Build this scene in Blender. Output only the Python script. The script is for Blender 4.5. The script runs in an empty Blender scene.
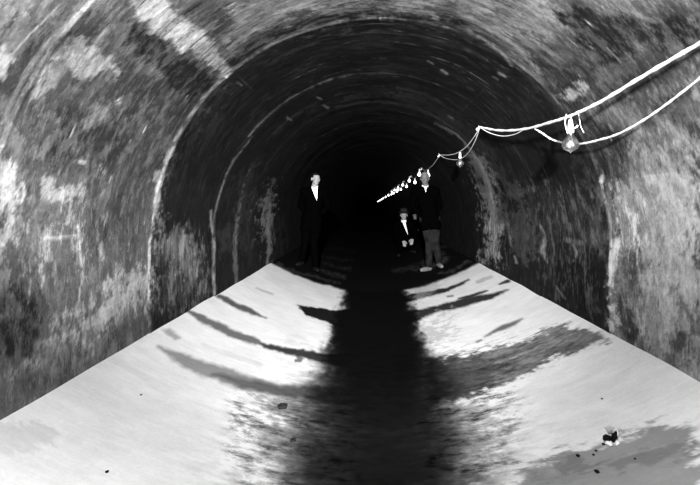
import bpy, bmesh, math, random
import numpy as np
from mathutils import Vector, Matrix, Euler

# ------------------------------------------------------------------ basics
scene = bpy.context.scene
COL = scene.collection
F, VX, VY = 560.0, 371.0, 205.0      # focal length (px of a 700 px frame), vanishing point of the tunnel
A = 1.5                              # half width of the tunnel, m
CX = 0.04 * A                        # tunnel axis, a little to the right of the camera
EYE = 0.839 * A                      # camera height over the lowest line of the floor
DIP = 0.285 * A                      # rise of the dished floor from its centre to the wall
SPR = EYE - 0.19 * A                 # spring line height
rnd = random.Random(7)
rng = np.random.default_rng(11)

def floor_z(x): return DIP * ((x - CX) / A) ** 2

def hit(px, py):
    """a pixel -> ('w', u, d) on walls/vault or ('f', w, d) on the floor"""
    X, Y = px - VX, VY - py
    # vault
    a_, b_, c_ = (0.04**2 + 0.19**2 - 1), (2*0.19*Y - 2*0.04*X), X*X + Y*Y
    s = (-b_ - math.sqrt(max(b_*b_ - 4*a_*c_, 0))) / (2*a_)
    if Y + 0.19*s >= 0:
        th = math.atan2(X - 0.04*s, Y + 0.19*s)
        return 'w', th * A, F * A / s
    s = X / 1.04 if X > 0 else -X / 0.96
    if s > 0 and Y >= -0.554 * s:
        dz = (-(Y / s) - 0.19) * A
        return 'w', math.copysign(math.pi/2*A + dz, X), F * A / s
    dy = -Y
    a_, b_, c_ = 0.839 - 0.285*0.0016, 0.285*2*0.04*X - dy, -0.285*X*X
    s = (-b_ + math.sqrt(b_*b_ - 4*a_*c_)) / (2*a_)
    return 'f', (X/s - 0.04) * A, F * A / s

def at(px, py, frac=1.0, d=None):
    """3D point on the ray through a pixel, frac of the way to the lining (or at depth d)"""
    if d is None: d = hit(px, py)[2] * frac
    return Vector(((px - VX) / F * d, d, EYE + (VY - py) / F * d))

def link(o, parent=None):
    COL.objects.link(o)
    if parent: o.parent = parent
    return o

def tag(o, label=None, cat=None, group=None, kind=None):
    if label: o['label'] = label
    if cat: o['category'] = cat
    if group: o['group'] = group
    if kind: o['kind'] = kind
    return o

def empty(name, loc, label, cat, group=None, rz=0):
    o = bpy.data.objects.new(name, None); o.location = loc; o.rotation_euler.z = rz
    o.empty_display_size = 0.1
    link(o); tag(o, label, cat, group); return o

def mesh_obj(name, bm, mat, parent=None, smooth=True):
    me = bpy.data.meshes.new(name)
    bmesh.ops.recalc_face_normals(bm, faces=bm.faces[:])
    bm.to_mesh(me); bm.free()
    if smooth: me.shade_smooth()
    for m in (mat if isinstance(mat, list) else [mat]): me.materials.append(m)
    return link(bpy.data.objects.new(name, me), parent)

# ------------------------------------------------------------------ materials
def new_mat(name):
    m = bpy.data.materials.new(name); m.use_nodes = True
    nt = m.node_tree; b = nt.nodes['Principled BSDF']
    return m, nt, b

def grey(name, v, rough=0.8, var=0.35, scale=40, spec=0.3, bump=0.0, metal=0.0):
    m, nt, b = new_mat(name); N, L = nt.nodes, nt.links
    tc = N.new('ShaderNodeTexCoord'); no = N.new('ShaderNodeTexNoise')
    no.inputs['Scale'].default_value = scale; no.inputs['Detail'].default_value = 6
    L.new(tc.outputs['Object'], no.inputs['Vector'])
    mr = N.new('ShaderNodeMapRange')
    mr.inputs['From Min'].default_value = 0.3; mr.inputs['From Max'].default_value = 0.7
    mr.inputs['To Min'].default_value = v*(1-var); mr.inputs['To Max'].default_value = v*(1+var)
    L.new(no.outputs['Fac'], mr.inputs['Value'])
    cc = N.new('ShaderNodeCombineColor')
    for k in ('Red', 'Green', 'Blue'): L.new(mr.outputs['Result'], cc.inputs[k])
    L.new(cc.outputs['Color'], b.inputs['Base Color'])
    b.inputs['Roughness'].default_value = rough
    b.inputs['Specular IOR Level'].default_value = spec
    b.inputs['Metallic'].default_value = metal
    if bump:
        bp = N.new('ShaderNodeBump'); bp.inputs['Strength'].default_value = bump; bp.inputs['Distance'].default_value = 0.01
        L.new(no.outputs['Fac'], bp.inputs['Height']); L.new(bp.outputs['Normal'], b.inputs['Normal'])
    return m

def lining_mat(name, floor=False):
    """plastered concrete: 'stain' attribute = base colour (R), lime scuffs (G), drawn-out streaks (B), roughness (A)"""
    m, nt, b = new_mat(name); N, L = nt.nodes, nt.links
    at_ = N.new('ShaderNodeAttribute'); at_.attribute_name = 'stain'
    sp = N.new('ShaderNodeSeparateColor'); L.new(at_.outputs['Color'], sp.inputs['Color'])
    uv = N.new('ShaderNodeUVMap'); uv.uv_map = 'UVMap'
    def noise(sx, sy, scale, detail, rough, off=0.0):
        mp = N.new('ShaderNodeMapping'); mp.inputs['Scale'].default_value = (sx, sy, 1); mp.inputs['Location'].default_value = (off, off*1.7, off)
        L.new(uv.outputs['UV'], mp.inputs['Vector'])
        n = N.new('ShaderNodeTexNoise'); n.inputs['Scale'].default_value = scale
        n.inputs['Detail'].default_value = detail; n.inputs['Roughness'].default_value = rough
        L.new(mp.outputs['Vector'], n.inputs['Vector']); return n.outputs['Fac']
    def mrange(x, a, b_, c, d, smooth=False):
        r = N.new('ShaderNodeMapRange')
        if smooth: r.interpolation_type = 'SMOOTHSTEP'
        for k, v in (('From Min', a), ('From Max', b_), ('To Min', c), ('To Max', d)): r.inputs[k].default_value = v
        L.new(x, r.inputs['Value']); return r.outputs['Result']
    def mth(op, x, y, z=None):
        n = N.new('ShaderNodeMath'); n.operation = op
        for i, v in enumerate((x, y, z)):
            if v is None: continue
            if isinstance(v, (int, float)): n.inputs[i].default_value = v
            else: L.new(v, n.inputs[i])
        return n.outputs[0]
    def mix(fac, x, y):
        n = N.new('ShaderNodeMix'); n.data_type = 'FLOAT'
        for i, v in ((0, fac), (2, x), (3, y)):
            if isinstance(v, (int, float)): n.inputs[i].default_value = v
            else: L.new(v, n.inputs[i])
        return n.outputs[0]
    base, scuff, streak = sp.outputs['Red'], sp.outputs['Green'], sp.outputs['Blue']
    if floor:
        mott = mrange(noise(1, 1, 5, 8, 0.6), 0.3, 0.7, 0.93, 1.07)
        col = mth('MULTIPLY', base, mott)
        rag = mrange(noise(1.3, 2.2, 6.0, 12, 0.75, 3.1), 0.38, 0.62, 0.05, 1.9)
        col = mth('MULTIPLY', col, mix(streak, 1.0, rag))
        st = mrange(noise(0.8, 7, 4, 8, 0.65, 5.0), 0.3, 0.7, 0.95, 1.05)
        col = mth('MULTIPLY', col, st)
    else:
        mott = mrange(noise(1, 1, 2.6, 12, 0.72), 0.32, 0.68, 0.5, 1.6)
        col = mth('MULTIPLY', base, mott)
        fine = mrange(noise(1, 1.3, 16, 10, 0.78, 2.2), 0.33, 0.67, 0.6, 1.42)
        col = mth('MULTIPLY', col, fine)
        st = mrange(noise(0.8, 6.0, 4.2, 12, 0.78, 4.4), 0.36, 0.64, 0.15, 2.0)
        col = mth('MULTIPLY', col, mix(streak, 1.0, st))
        sc1 = mrange(noise(0.9, 1.5, 5.5, 12, 0.72, 7.7), 0.51, 0.60, 0, 1, True)
        sc2 = mrange(noise(1.3, 3.2, 7.0, 12, 0.78, 9.1), 0.50, 0.62, 0, 1, True)
        sc = mth('MULTIPLY', mth('MAXIMUM', sc1, mth('MULTIPLY', sc2, 0.8)), scuff)
        col = mix(sc, col, mth('MINIMUM', mth('MULTIPLY', mth('ADD', base, 0.06), 2.8), 0.75))
    gr = mrange(noise(1, 1, 60, 5, 0.75, 1.0), 0.3, 0.7, 0.93 if floor else 0.78, 1.07 if floor else 1.22)
    col = mth('MINIMUM', mth('MULTIPLY', col, gr), 0.88)
    cc = N.new('ShaderNodeCombineColor')
    for k in ('Red', 'Green', 'Blue'): L.new(col, cc.inputs[k])
    L.new(cc.outputs['Color'], b.inputs['Base Color'])
    b.inputs['Roughness'].default_value = 0.9
    b.inputs['Specular IOR Level'].default_value = 0.02 if floor else 0.08
    bp = N.new('ShaderNodeBump'); bp.inputs['Strength'].default_value = 0.35 if not floor else 0.2
    bp.inputs['Distance'].default_value = 0.012
    L.new(noise(1, 1, 9, 9, 0.6, 6.0), bp.inputs['Height']); L.new(bp.outputs['Normal'], b.inputs['Normal'])
    return m

M_WALL = lining_mat('plaster_lining'); M_FLOOR = lining_mat('dished_floor', True)
M_CORD = grey('braided_cord', 0.86, 0.9, 0.25, 120, 0.1, 0.4)
M_PORC = grey('porcelain', 0.8, 0.35, 0.08, 30, 0.5)
M_BRASS = grey('brass', 0.35, 0.4, 0.2, 60, 0.5, 0, 0.6)
M_SUIT = grey('dark_wool', 0.0007, 1.0, 0.3, 60, 0.0, 0.2)
M_TROU = grey('dusty_trousers', 0.008, 0.95, 0.8, 9, 0.05, 0.2)
M_TROU2 = grey('black_trousers', 0.0008, 1.0, 0.4, 25, 0.0, 0.2)
M_SHIRT = grey('white_shirt', 0.85, 0.9, 0.06, 30, 0.1)
M_HAIR = grey('dark_hair', 0.006, 0.8, 0.4, 90, 0.02, 0.5)
M_GHAIR = grey('greying_hair', 0.12, 0.7, 0.4, 90, 0.2, 0.5)
M_SHOE = grey('dusty_shoe', 0.12, 0.8, 0.3, 30, 0.2)
M_BOOT = grey('black_shoe', 0.006, 0.8, 0.4, 30, 0.05)
M_HAT = grey('felt_hat', 0.012, 0.9, 0.3, 40, 0.1)
M_HBAND = grey('hat_band', 0.003, 0.9, 0.2, 40, 0.1)
M_SKIN = grey('skin', 0.22, 0.6, 0.12, 20, 0.3)
M_SKIN2 = grey('skin_mottled', 0.09, 0.65, 0.2, 20, 0.3)  # darker, more mottled skin tone for the right standing man
M_FEAT = grey('eyes_brows_mouth', 0.06, 0.7, 0.2, 20, 0.2)
M_RAG = grey('tarred_rag', 0.006, 0.9, 0.3, 30, 0.1, 0.4)
M_PAPER = grey('white_paper', 0.86, 0.9, 0.05, 20, 0.1)
M_STONE = grey('dark_pebble', 0.02, 0.85, 0.3, 30, 0.2, 0.5)
M_IRON = grey('iron_hook', 0.45, 0.6, 0.2, 50, 0.4)

def emis(name, v, s):
    m, nt, b = new_mat(name)
    b.inputs['Base Color'].default_value = (v, v, v, 1)
    b.inputs['Emission Color'].default_value = (1, 1, 1, 1); b.inputs['Emission Strength'].default_value = s
    return m
M_GLOW = emis('glowing_frosted_bulb', 0.8, 5.0)
M_FIL = emis('filament', 0.5, 2.5)
mg = bpy.data.materials.new('clear_glass'); mg.use_nodes = True
nt = mg.node_tree; nt.nodes.remove(nt.nodes['Principled BSDF'])
gl = nt.nodes.new('ShaderNodeBsdfGlossy'); gl.inputs['Roughness'].default_value = 0.3
tr = nt.nodes.new('ShaderNodeBsdfTransparent'); tr.inputs['Color'].default_value = (.93, .93, .93, 1)
lw = nt.nodes.new('ShaderNodeLayerWeight'); lw.inputs['Blend'].default_value = 0.62
mx = nt.nodes.new('ShaderNodeMixShader')
nt.links.new(lw.outputs['Fresnel'], mx.inputs[0]); nt.links.new(tr.outputs[0], mx.inputs[1]); nt.links.new(gl.outputs[0], mx.inputs[2])
nt.links.new(mx.outputs[0], nt.nodes['Material Output'].inputs['Surface'])
M_GLASS = mg

# ------------------------------------------------------------------ the lining: stain maps in surface coordinates
def vnoise(x, y, seed):
    r = np.random.default_rng(seed); T = r.random((256, 256))
    xi = np.floor(x).astype(int); yi = np.floor(y).astype(int)
    fx = x - xi; fy = y - yi; fx = fx*fx*(3-2*fx); fy = fy*fy*(3-2*fy)
    g = lambda i, j: T[i % 256, j % 256]
    return (g(xi, yi)*(1-fx)+g(xi+1, yi)*fx)*(1-fy) + (g(xi, yi+1)*(1-fx)+g(xi+1, yi+1)*fx)*fy
def fbm(x, y, seed, oct=4, gain=0.55):
    v = 0; a = 1; t = 0
    for i in range(oct):
        v = v + a*vnoise(x*2**i, y*2**i, seed+i); t += a; a *= gain
    return v/t - 0.5

JOINTS = [0.55, 2.05, 3.64, 5.15, 6.6, 8.1, 9.6, 11.1, 12.6, 14.1, 15.6, 17.1]

class Surf:
    def __init__(s, kind, U, D):
        s.kind = kind; s.U, s.D = np.meshgrid(U, D, indexing='ij')
        s.L = np.log(np.maximum(s.D, 0.4))
        s.R = np.zeros_like(s.U); s.G = np.zeros_like(s.U); s.B = np.zeros_like(s.U)
        s.w1 = fbm(s.U*6, s.L*9, 21); s.w2 = fbm(s.U*6+40, s.L*9+9, 31)
        s.w3 = fbm(s.U*26, s.L*38, 41, 3); s.w4 = fbm(s.U*26+9, s.L*38+5, 51, 3)
        s.w5 = (fbm(s.U*14+3, s.L*46, 61, 5, .75) if kind == 'w' else fbm(s.U*12+3, s.L*60, 61, 5, .75))
    def _mix(s, m, val, ch, mul=False):
        arr = getattr(s, ch)
        if mul: arr *= 1 + (val-1)*m
        else: arr += (val - arr) * m
    def _pix(s, pts, rough):
        q = [(h[1], h[2]) for h in (hit(*p[:2]) for p in pts) if h[0] == s.kind]
        if len(q) < 2: return None
        dc = math.exp(sum(math.log(d) for _, d in q)/len(q)); k = F/dc
        P = np.array([(u*k, math.log(d)*k*A) for u, d in q])
        gx = s.U*k + rough*(s.w1*2 + s.w3); gy = s.L*k*A + rough*(s.w2*2 + s.w4)
        return P, gx, gy
    def poly(s, pts, val, soft=5, st=1.0, rough=6, ch='R', mul=False, brk=1.0):
        dense = []
        for i, p in enumerate(pts):
            n = pts[(i+1) % len(pts)]
            m = max(1, int(math.hypot(n[0]-p[0], n[1]-p[1])//25))
            dense += [(p[0]+(n[0]-p[0])*j/m, p[1]+(n[1]-p[1])*j/m) for j in range(m)]
        r = s._pix(dense, rough)
        if r is None or len(r[0]) < 3: return
        P, gx, gy = r
        pad = soft*3 + rough*3
        box = (gx > P[:, 0].min()-pad) & (gx < P[:, 0].max()+pad) & (gy > P[:, 1].min()-pad) & (gy < P[:, 1].max()+pad)
        x, y = gx[box], gy[box]
        inside = np.zeros(x.shape, bool); dist = np.full(x.shape, 1e9)
        for i in range(len(P)):
            a, b = P[i], P[(i+1) % len(P)]
            if a[1] != b[1]:
                c = ((a[1] > y) != (b[1] > y)) & (x < (b[0]-a[0])*(y-a[1])/(b[1]-a[1]) + a[0])
                inside ^= c
            ab = b-a; l2 = max((ab**2).sum(), 1e-9)
            t = np.clip(((x-a[0])*ab[0]+(y-a[1])*ab[1])/l2, 0, 1)
            dist = np.minimum(dist, np.hypot(x-a[0]-t*ab[0], y-a[1]-t*ab[1]))
        sd = np.where(inside, dist, -dist)
        m = np.zeros_like(s.U); v = np.clip((sd/(2*soft) + s.w5[box]*brk*(4.2 if s.kind == 'w' else 2.6))*(1.0 if s.kind == 'w' else 1.5)+0.5, 0, 1); m[box] = v*v*(3-2*v)*st
        s._mix(m, val, ch, mul)
    def line(s, pts, w, val, st=1.0, soft=1.0, rough=1.5, ch='R', mul=False, broken=0.0):
        r = s._pix(pts, rough)
        if r is None: return
        P, gx, gy = r
        ws = [p[2] if len(p) > 2 else w for p in pts][:len(P)]
        m = np.zeros_like(s.U)
        for i in range(len(P)-1):
            a, b = P[i], P[i+1]; ab = b-a; l2 = max((ab**2).sum(), 1e-9)
            pad = max(ws)+soft*2+rough*3
            box = (gx > min(a[0], b[0])-pad) & (gx < max(a[0], b[0])+pad) & (gy > min(a[1], b[1])-pad) & (gy < max(a[1], b[1])+pad)
            if not box.any(): continue
            x, y = gx[box], gy[box]
            t = np.clip(((x-a[0])*ab[0]+(y-a[1])*ab[1])/l2, 0, 1)
            dd = np.hypot(x-a[0]-t*ab[0], y-a[1]-t*ab[1]); hw = ws[i]+(ws[i+1]-ws[i])*t
            v = np.clip((hw-dd)/(2*soft)+0.5, 0, 1); m[box] = np.maximum(m[box], v)
        if broken: m *= np.clip(0.5 + (s.w3*2.5+s.w1*2.5) + (1-broken), 0, 1)
        s._mix(m*st, val, ch, mul)

def arc_pts(sc, t0, t1, n=14):
    """pixels of a circumferential line at section scale sc between two vault angles (deg, 0 = crown)"""
    out = []
    for i in range(n+1):
        t = math.radians(t0+(t1-t0)*i/n)
        out.append((VX + 0.04*sc + sc*math.sin(t), VY + 0.19*sc*1.0 - sc*math.cos(t)))
    return out

D_ROWS = np.concatenate([np.linspace(-4.2, 0.9, 22)[:-1], np.geomspace(0.9, 11.5, 560), np.geomspace(11.5, 62, 90)[1:]])
HALF = math.pi/2*A + 0.364*A

# ---- walls and vault
W = Surf('w', np.linspace(-HALF, HALF, 561), D_ROWS)
U, D = W.U, W.D
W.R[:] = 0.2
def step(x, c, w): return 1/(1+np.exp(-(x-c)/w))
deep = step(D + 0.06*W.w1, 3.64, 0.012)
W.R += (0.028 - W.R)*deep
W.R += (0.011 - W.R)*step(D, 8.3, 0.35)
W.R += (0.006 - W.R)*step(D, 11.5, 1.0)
W.B[:] = 0.05 + 0.5*np.exp(-(U/1.25)**2)
W.G[:] = 0.3*(1-deep)+.08*deep
#STROKES_W
P_, L_ = W.poly, W.line
P_([(100,55),(140,45),(215,80),(232,62),(222,85),(185,120),(165,165),(150,215),(120,200),(115,150),(95,110)], 0.11, 14)
P_([(540,60),(600,60),(690,62),(640,110),(640,160),(618,215),(600,190),(590,160),(565,120)], 0.065, 14)
P_([(235,60),(300,30),(350,24),(350,8),(300,14),(250,30)], 0.12, 8)
# near bay, left wall
P_([(0,428),(60,388),(150,337),(150,268),(128,272),(100,300),(60,325),(20,360),(0,380)], 0.42, 12)
P_([(-5,290),(28,300),(38,325),(34,352),(10,352),(-5,345)], 0.045, 10, rough=8)
P_([(0,378),(28,370),(60,378),(40,398),(0,420)], 0.13, 8, .8)
P_([(45,345),(70,340),(75,360),(50,370)], 0.2, 8, .7)
P_([(110,345),(128,310),(149,325),(149,336),(118,352)], 0.16, 6, .8)
P_([(-5,160),(16,172),(25,200),(18,235),(-5,250)], 0.55, 8, rough=9)
P_([(40,172),(52,178),(55,190),(80,180),(80,200),(62,206),(42,196)], 0.5, 4, .85, rough=7)
P_([(20,205),(88,200),(92,250),(70,275),(20,260)], 0.27, 10)
P_([(20,200),(90,195),(95,265),(15,265)], 0.8, 14, ch='G')
P_([(0,110),(60,110),(60,170),(0,200)], 0.4, 14, ch='G')
L_([(78,225),(80,240),(82,265)], 1.1, 0.6, .9, 1, 2.5, broken=.5); L_([(101,246),(103,258)], 1.8, 0.5, .9, 1.5, 4)
L_([(45,238),(78,236)], 1.5, 0.5, .8)
P_([(96,164),(107,163),(107,172),(100,179)], 0.62, 2)
L_([(73,160),(84,162)], 1.6, 0.5)
P_([(48,120),(80,100),(135,100),(155,140),(130,160),(75,155)], 0.085, 14)
P_([(60,118),(62,165),(80,160),(80,125)], 0.07, 10, .8)
P_([(95,170),(145,150),(148,235),(105,235)], 0.17, 14)
P_([(0,60),(20,20),(60,25),(50,60),(20,100),(0,110)], 0.095, 10)
P_([(-5,-10),(62,-10),(50,8),(20,14),(-5,10)], 0.34, 6)
P_([(30,98),(48,62),(72,45),(84,32),(88,44),(110,62),(126,70),(118,77),(98,70),(86,76),(70,70),(56,84),(38,102)], 0.42, 3, rough=6)
L_([(4,122,3),(18,90,3),(35,60,3),(62,30,3.5),(92,3,3.5),(110,-12,3.5)], 3, 0.36, .85, 1.5)
L_([(0,76),(16,50),(40,25),(62,3)], 0.9, 0.45, .9)
P_([(0,50),(8,48),(12,58),(2,75),(-4,75)], 0.4, 4)
P_([(86,8),(112,26),(96,44),(72,32)], 0.085, 3, rough=4)
L_([(94,42),(125,8)], 0.8, 0.4, .8)
P_([(84,128),(100,106),(118,101),(119,106),(113,130),(104,124)], 0.34, 5, .8)
P_([(114,100),(119,101),(117,108)], 0.7, 2)
P_([(118,128),(130,115),(150,104),(158,108),(140,122),(122,136)], 0.32, 5, .8)
P_([(110,30),(125,28),(168,70),(170,82),(150,76),(118,50)], 0.25, 5)
P_([(135,18),(150,26),(214,74),(208,92),(188,100),(160,68),(128,40)], 0.032, 5, rough=7)
P_([(130,-8),(166,-8),(205,32),(232,70),(225,78),(200,60),(168,36),(134,10)], 0.46, 3.5, rough=6)
P_([(125,-8),(250,-8),(240,60),(222,80),(150,30)], 1.0, 8, ch='B')
P_([(168,-5),(235,-5),(250,20),(225,45),(205,30),(180,10)], 0.15, 7)
P_([(232,8),(285,-8),(420,-12),(520,-8),(470,6),(420,4),(350,4),(290,14),(250,38),(232,48)], 0.36, 6)
P_([(232,58),(262,36),(310,18),(350,10),(350,19),(300,27),(260,50),(235,75)], 0.035, 4)
P_([(232,50),(350,8),(430,20),(530,100),(548,90),(450,0),(300,-5),(230,35)], 1.0, 8, ch='B')
P_([(340,14),(395,9),(440,16),(480,36),(520,72),(555,125),(545,130),(490,60),(440,28),(390,19),(340,20)], 0.03, 4)
P_([(375,8),(400,5),(430,9),(438,16),(400,14)], 0.4, 4)
P_([(430,-5),(500,-8),(545,-5),(575,25),(560,50),(545,48),(505,30),(470,10)], 0.36, 7)
L_([(460,14),(500,34),(525,55),(540,75)], 2.6, 0.38, .9, 2)
L_([(478,36),(500,50),(512,64)], 1.5, 0.35, .8)
P_([(545,35),(565,25),(580,50),(560,70),(545,60)], 0.24, 7)
P_([(545,60),(575,95),(590,110),(560,115),(540,90)], 0.07, 8)
P_([(560,18),(600,8),(640,16),(695,10),(700,70),(660,62),(600,66),(572,45)], 0.032, 9, rough=8)
P_([(590,-10),(680,-10),(690,12),(640,14),(600,8)], 0.24, 6)
P_([(566,96),(574,84),(590,82),(578,96)], 0.5, 4, rough=5)
P_([(600,72),(650,46),(652,56),(615,78),(594,92)], 0.2, 7)
P_([(583,108),(610,98),(636,98),(640,128),(612,132),(586,120)], 0.27, 5)
P_([(576,140),(640,134),(628,165),(600,190),(586,160)], 0.07, 10)
P_([(640,60),(700,55),(700,100),(650,110)], 0.13, 10)
P_([(640,118),(700,80),(704,380),(620,332),(616,220),(612,190),(632,150)], 0.34, 14)
P_([(655,150),(700,130),(700,300),(665,290),(650,220)], 0.46, 14)
P_([(616,200),(632,205),(640,250),(618,260)], 0.9, 8, ch='G')
P_([(625,255),(642,260),(645,290),(628,295)], 0.17, 8)
P_([(668,325),(682,330),(684,350),(672,350)], 0.16, 5)
P_([(616,300),(622,300),(640,345),(620,332)], 0.10, 4)
L_([(612,254),(640,257),(668,256)], 0.8, 0.5, .7, .7, 1.5, broken=.7)
L_([(669,98),(669,102)], 1.3, 0.01, 1, .7, 0)
# joint rings and drips of the second bay
L_([(150,337),(149,300),(149,262),(152,232),(156,200),(163,176)], 1.3, 0.42, .9, .7, 2, broken=.4)
L_([(156,200),(160,180),(166,160),(172,148)], 2.6, 0.5, .9, 1, 3, broken=.4)
P_([(152,174),(162,170),(164,178),(156,182)], 0.5, 2)
P_([(155,225),(170,222),(190,235),(206,252),(210,292),(180,312),(155,330)], 0.07, 6)
P_([(158,238),(178,230),(196,245),(204,285),(190,292),(172,262)], 0.17, 6, rough=8)
P_([(152,218),(208,230),(212,293),(150,335)], 0.75, 8, ch='G'); P_([(152,218),(208,230),(212,293),(150,335)], 0.8, 8, ch='B')
L_([(214,293),(213,262),(213,235),(215,212),(220,192),(234,160),(252,136)], .9, 0.2, .9, .7, 1.5, broken=.4)
L_([(214,293),(213,262),(213,235),(211,210)], 1.3, 0.34, .8, .8, 2, broken=.5)
P_([(216,230),(232,225),(232,250),(217,252)], 0.06, 3)
L_([(236,282,1.5),(235,245,2.5),(239,210,2.5),(246,182,2),(252,165,1)], 2.5, 0.23, .9, 1, 2)
P_([(236,175),(255,165),(250,225),(252,245),(240,250),(238,210)], 0.065, 5)
P_([(264,200),(276,178),(274,222),(271,262),(266,262),(263,235)], 0.2, 4)
L_([(268,262),(268,230),(271,205)], 1.6, 0.3, .8)
P_([(275,225),(284,215),(284,240),(277,258)], 0.05, 3)
# thin arcs over the vault
for sc, t0, t1, w, v in ((233,-62,-42,1.0,.34),(233,-42,-8,.8,.2),(214,-30,30,.8,.06),(228,5,50,.6,.06),(163,-52,-10,.8,.12),(163,-10,12,.8,.05),(146,8,26,.8,.09),(143,-46,-10,1.4,.05),
                         (136,-30,30,2.5,.045),(128,-20,45,1.2,.06),(120,-30,20,.8,.035),(112,-10,45,.8,.03)):
    L_(arc_pts(sc, t0, t1), w*1.2, v*1.8, .8, 1.4, 1.5, broken=.7)
sr = random.Random(5)
for k in range(230):       # short scrapes left by the form boards, running round the vault
    dd = 3.7 + 4.6*sr.random()**1.5; u0 = sr.gauss(0, .85); ln = sr.uniform(.04, .55); wd = sr.uniform(.002, .007)*dd/4
    if abs(u0) > 2.2: continue
    vv = sr.choice((.08, .11, .15, .2)); bx = (abs(D-dd) < wd*6) & (U > u0-.05) & (U < u0+ln+.05)
    cv = dd + .02*np.sin(U[bx]*5+k)*dd/4
    mm = np.exp(-((D[bx]-cv)/wd)**2)*np.clip((U[bx]-u0)/.05, 0, 1)*np.clip((u0+ln-U[bx])/.05, 0, 1)*np.clip(.6+W.w5[bx]*5, 0, 1)
    W.R[bx] += (vv-W.R[bx])*mm
for k in range(260):       # nicks and scuffs in the near bays
    dd = 1.6 + 2.0*sr.random(); u0 = sr.uniform(-HALF, HALF); ln = sr.uniform(.01, .12); wd = sr.uniform(.002, .006)
    vv = sr.choice((.03, .5, .6, .06, .45)); bx = (abs(D-dd) < wd*8+.03) & (U > u0-.03) & (U < u0+ln+.03)
    cv = dd + (U[bx]-u0)*sr.uniform(-.3, .3)
    mm = np.exp(-((D[bx]-cv)/wd)**2)*np.clip((U[bx]-u0)/.01, 0, 1)*np.clip((u0+ln-U[bx])/.01, 0, 1)
    W.R[bx] += (vv-W.R[bx])*mm*.8
P_(arc_pts(142,8,70)+arc_pts(126,68,10), 0.075, 4, .8)
P_([(465,150),(480,158),(496,190),(505,230),(504,264),(484,262),(485,225),(478,190)], 0.22, 5)
P_([(484,215),(504,225),(504,264),(480,262)], 0.8, 5, ch='G')
L_([(444,127),(456,133),(469,147),(480,164),(489,185),(495,208)], 1.3, 0.33, .9, .8)
L_([(436,123),(446,128),(452,133)], 2, 0.22, .8)
L_([(500,200),(503,225),(504,262)], 1, 0.2, .7)
for p in ((318,97,1.6,.3),(325,106,1.8,.28),(288,118,1.8,.22),(238,83,1,.22),(450,117,2,.2),(502,74,2.5,.3),(495,77,1.5,.22),(444,72,2.5,.3),(430,62,2,.2),(470,88,2,.1)):
    L_([(p[0]-2,p[1]-1),(p[0]+3,p[1]+2)], p[2]*.6, p[3], .9, .8, 2)
L_([(440,131),(452,120),(488,86)], .5, 0.07, .9, .5, .5)
L_([(238,75),(252,90)], .5, 0.1, .9, .5, .5)
P_([(505,182),(526,188),(532,215),(540,240),(532,262),(510,250),(504,215)], 0.10, 6)
P_([(511,198),(522,199),(522,210),(512,210)], 0.02, 3)
P_([(500,238),(505,232),(509,255),(510,272),(501,268)], 0.008, 1.5)
L_([(508,224),(508,232),(511,246)], 1., 0.24, .8, 1, 2, broken=.6); L_([(515,256),(517,262)], 1.2, 0.3)
L_([(532,188),(534,200),(537,212)], 1.0, 0.2)
P_([(530,190),(590,192),(600,210),(600,245),(540,240)], 0.05, 7)
P_([(530,185),(600,185),(606,320),(545,290)], 0.5, 8, ch='G')
L_([(541,226,.8),(543,240,1.8),(543,252,2),(547,264,.8)], 2, 0.26, .9, 1.6, 3.5, broken=.8)
L_([(570,240),(575,252),(572,262),(576,268)], 1.6, 0.24, .9, 1, 3)
L_([(566,240),(580,242)], 2.5, 0.12)
P_([(590,185),(600,190),(608,225),(607,262),(592,245)], 0.10, 5)
P_([(548,262),(604,264),(608,322),(570,305),(550,285)], 0.016, 6)
L_([(608,200),(611,240),(611,270),(613,328)], 1.0, 0.26, .8, .7, 1.5, broken=.4)
L_([(556,285),(566,298)], 1, .18); L_([(585,290),(592,318)], .8, .12)
P_([(612,240),(617,240),(616,325),(612,328)], 0.5, 2, .8)
L_([(602,176),(602,181)], 1.6, 0.7, 1, .7, 0)
L_([(118,338),(150,336)], 0.1, .2)

# ---- floor
FL = Surf('f', np.linspace(-A, A, 281), D_ROWS)
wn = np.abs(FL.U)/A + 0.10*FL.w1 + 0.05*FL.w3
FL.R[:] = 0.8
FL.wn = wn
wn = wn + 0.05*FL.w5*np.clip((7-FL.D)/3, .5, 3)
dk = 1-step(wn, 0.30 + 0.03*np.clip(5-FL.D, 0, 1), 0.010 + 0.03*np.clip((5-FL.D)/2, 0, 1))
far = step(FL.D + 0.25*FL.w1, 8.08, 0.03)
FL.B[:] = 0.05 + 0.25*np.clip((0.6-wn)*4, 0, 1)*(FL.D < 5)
P_, L_ = FL.poly, FL.line
#STROKES_F
# left half
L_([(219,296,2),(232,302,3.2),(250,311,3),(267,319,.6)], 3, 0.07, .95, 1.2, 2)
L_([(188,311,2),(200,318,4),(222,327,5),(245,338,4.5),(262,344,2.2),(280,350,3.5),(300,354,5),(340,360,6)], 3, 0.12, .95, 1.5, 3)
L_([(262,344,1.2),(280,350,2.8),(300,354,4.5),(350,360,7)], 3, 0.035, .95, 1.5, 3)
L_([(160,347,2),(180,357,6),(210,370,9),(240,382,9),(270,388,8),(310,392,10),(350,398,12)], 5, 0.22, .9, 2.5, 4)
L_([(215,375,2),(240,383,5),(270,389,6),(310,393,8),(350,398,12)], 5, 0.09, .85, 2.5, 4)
P_([(163,330),(170,328),(182,338),(176,340)], 0.3, 3, .8, 2, brk=.3)
P_([(296,305),(320,308),(352,310),(356,330),(320,321),(306,315)], 0.012, 1.5, rough=2, brk=.35)
P_([(297,358),(303,358),(304,364),(296,364)], 0.12, 1.5, .9)
P_([(250,395),(300,400),(340,400),(340,425),(300,424),(270,418)], 0.26, 6, .8, rough=10)
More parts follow.
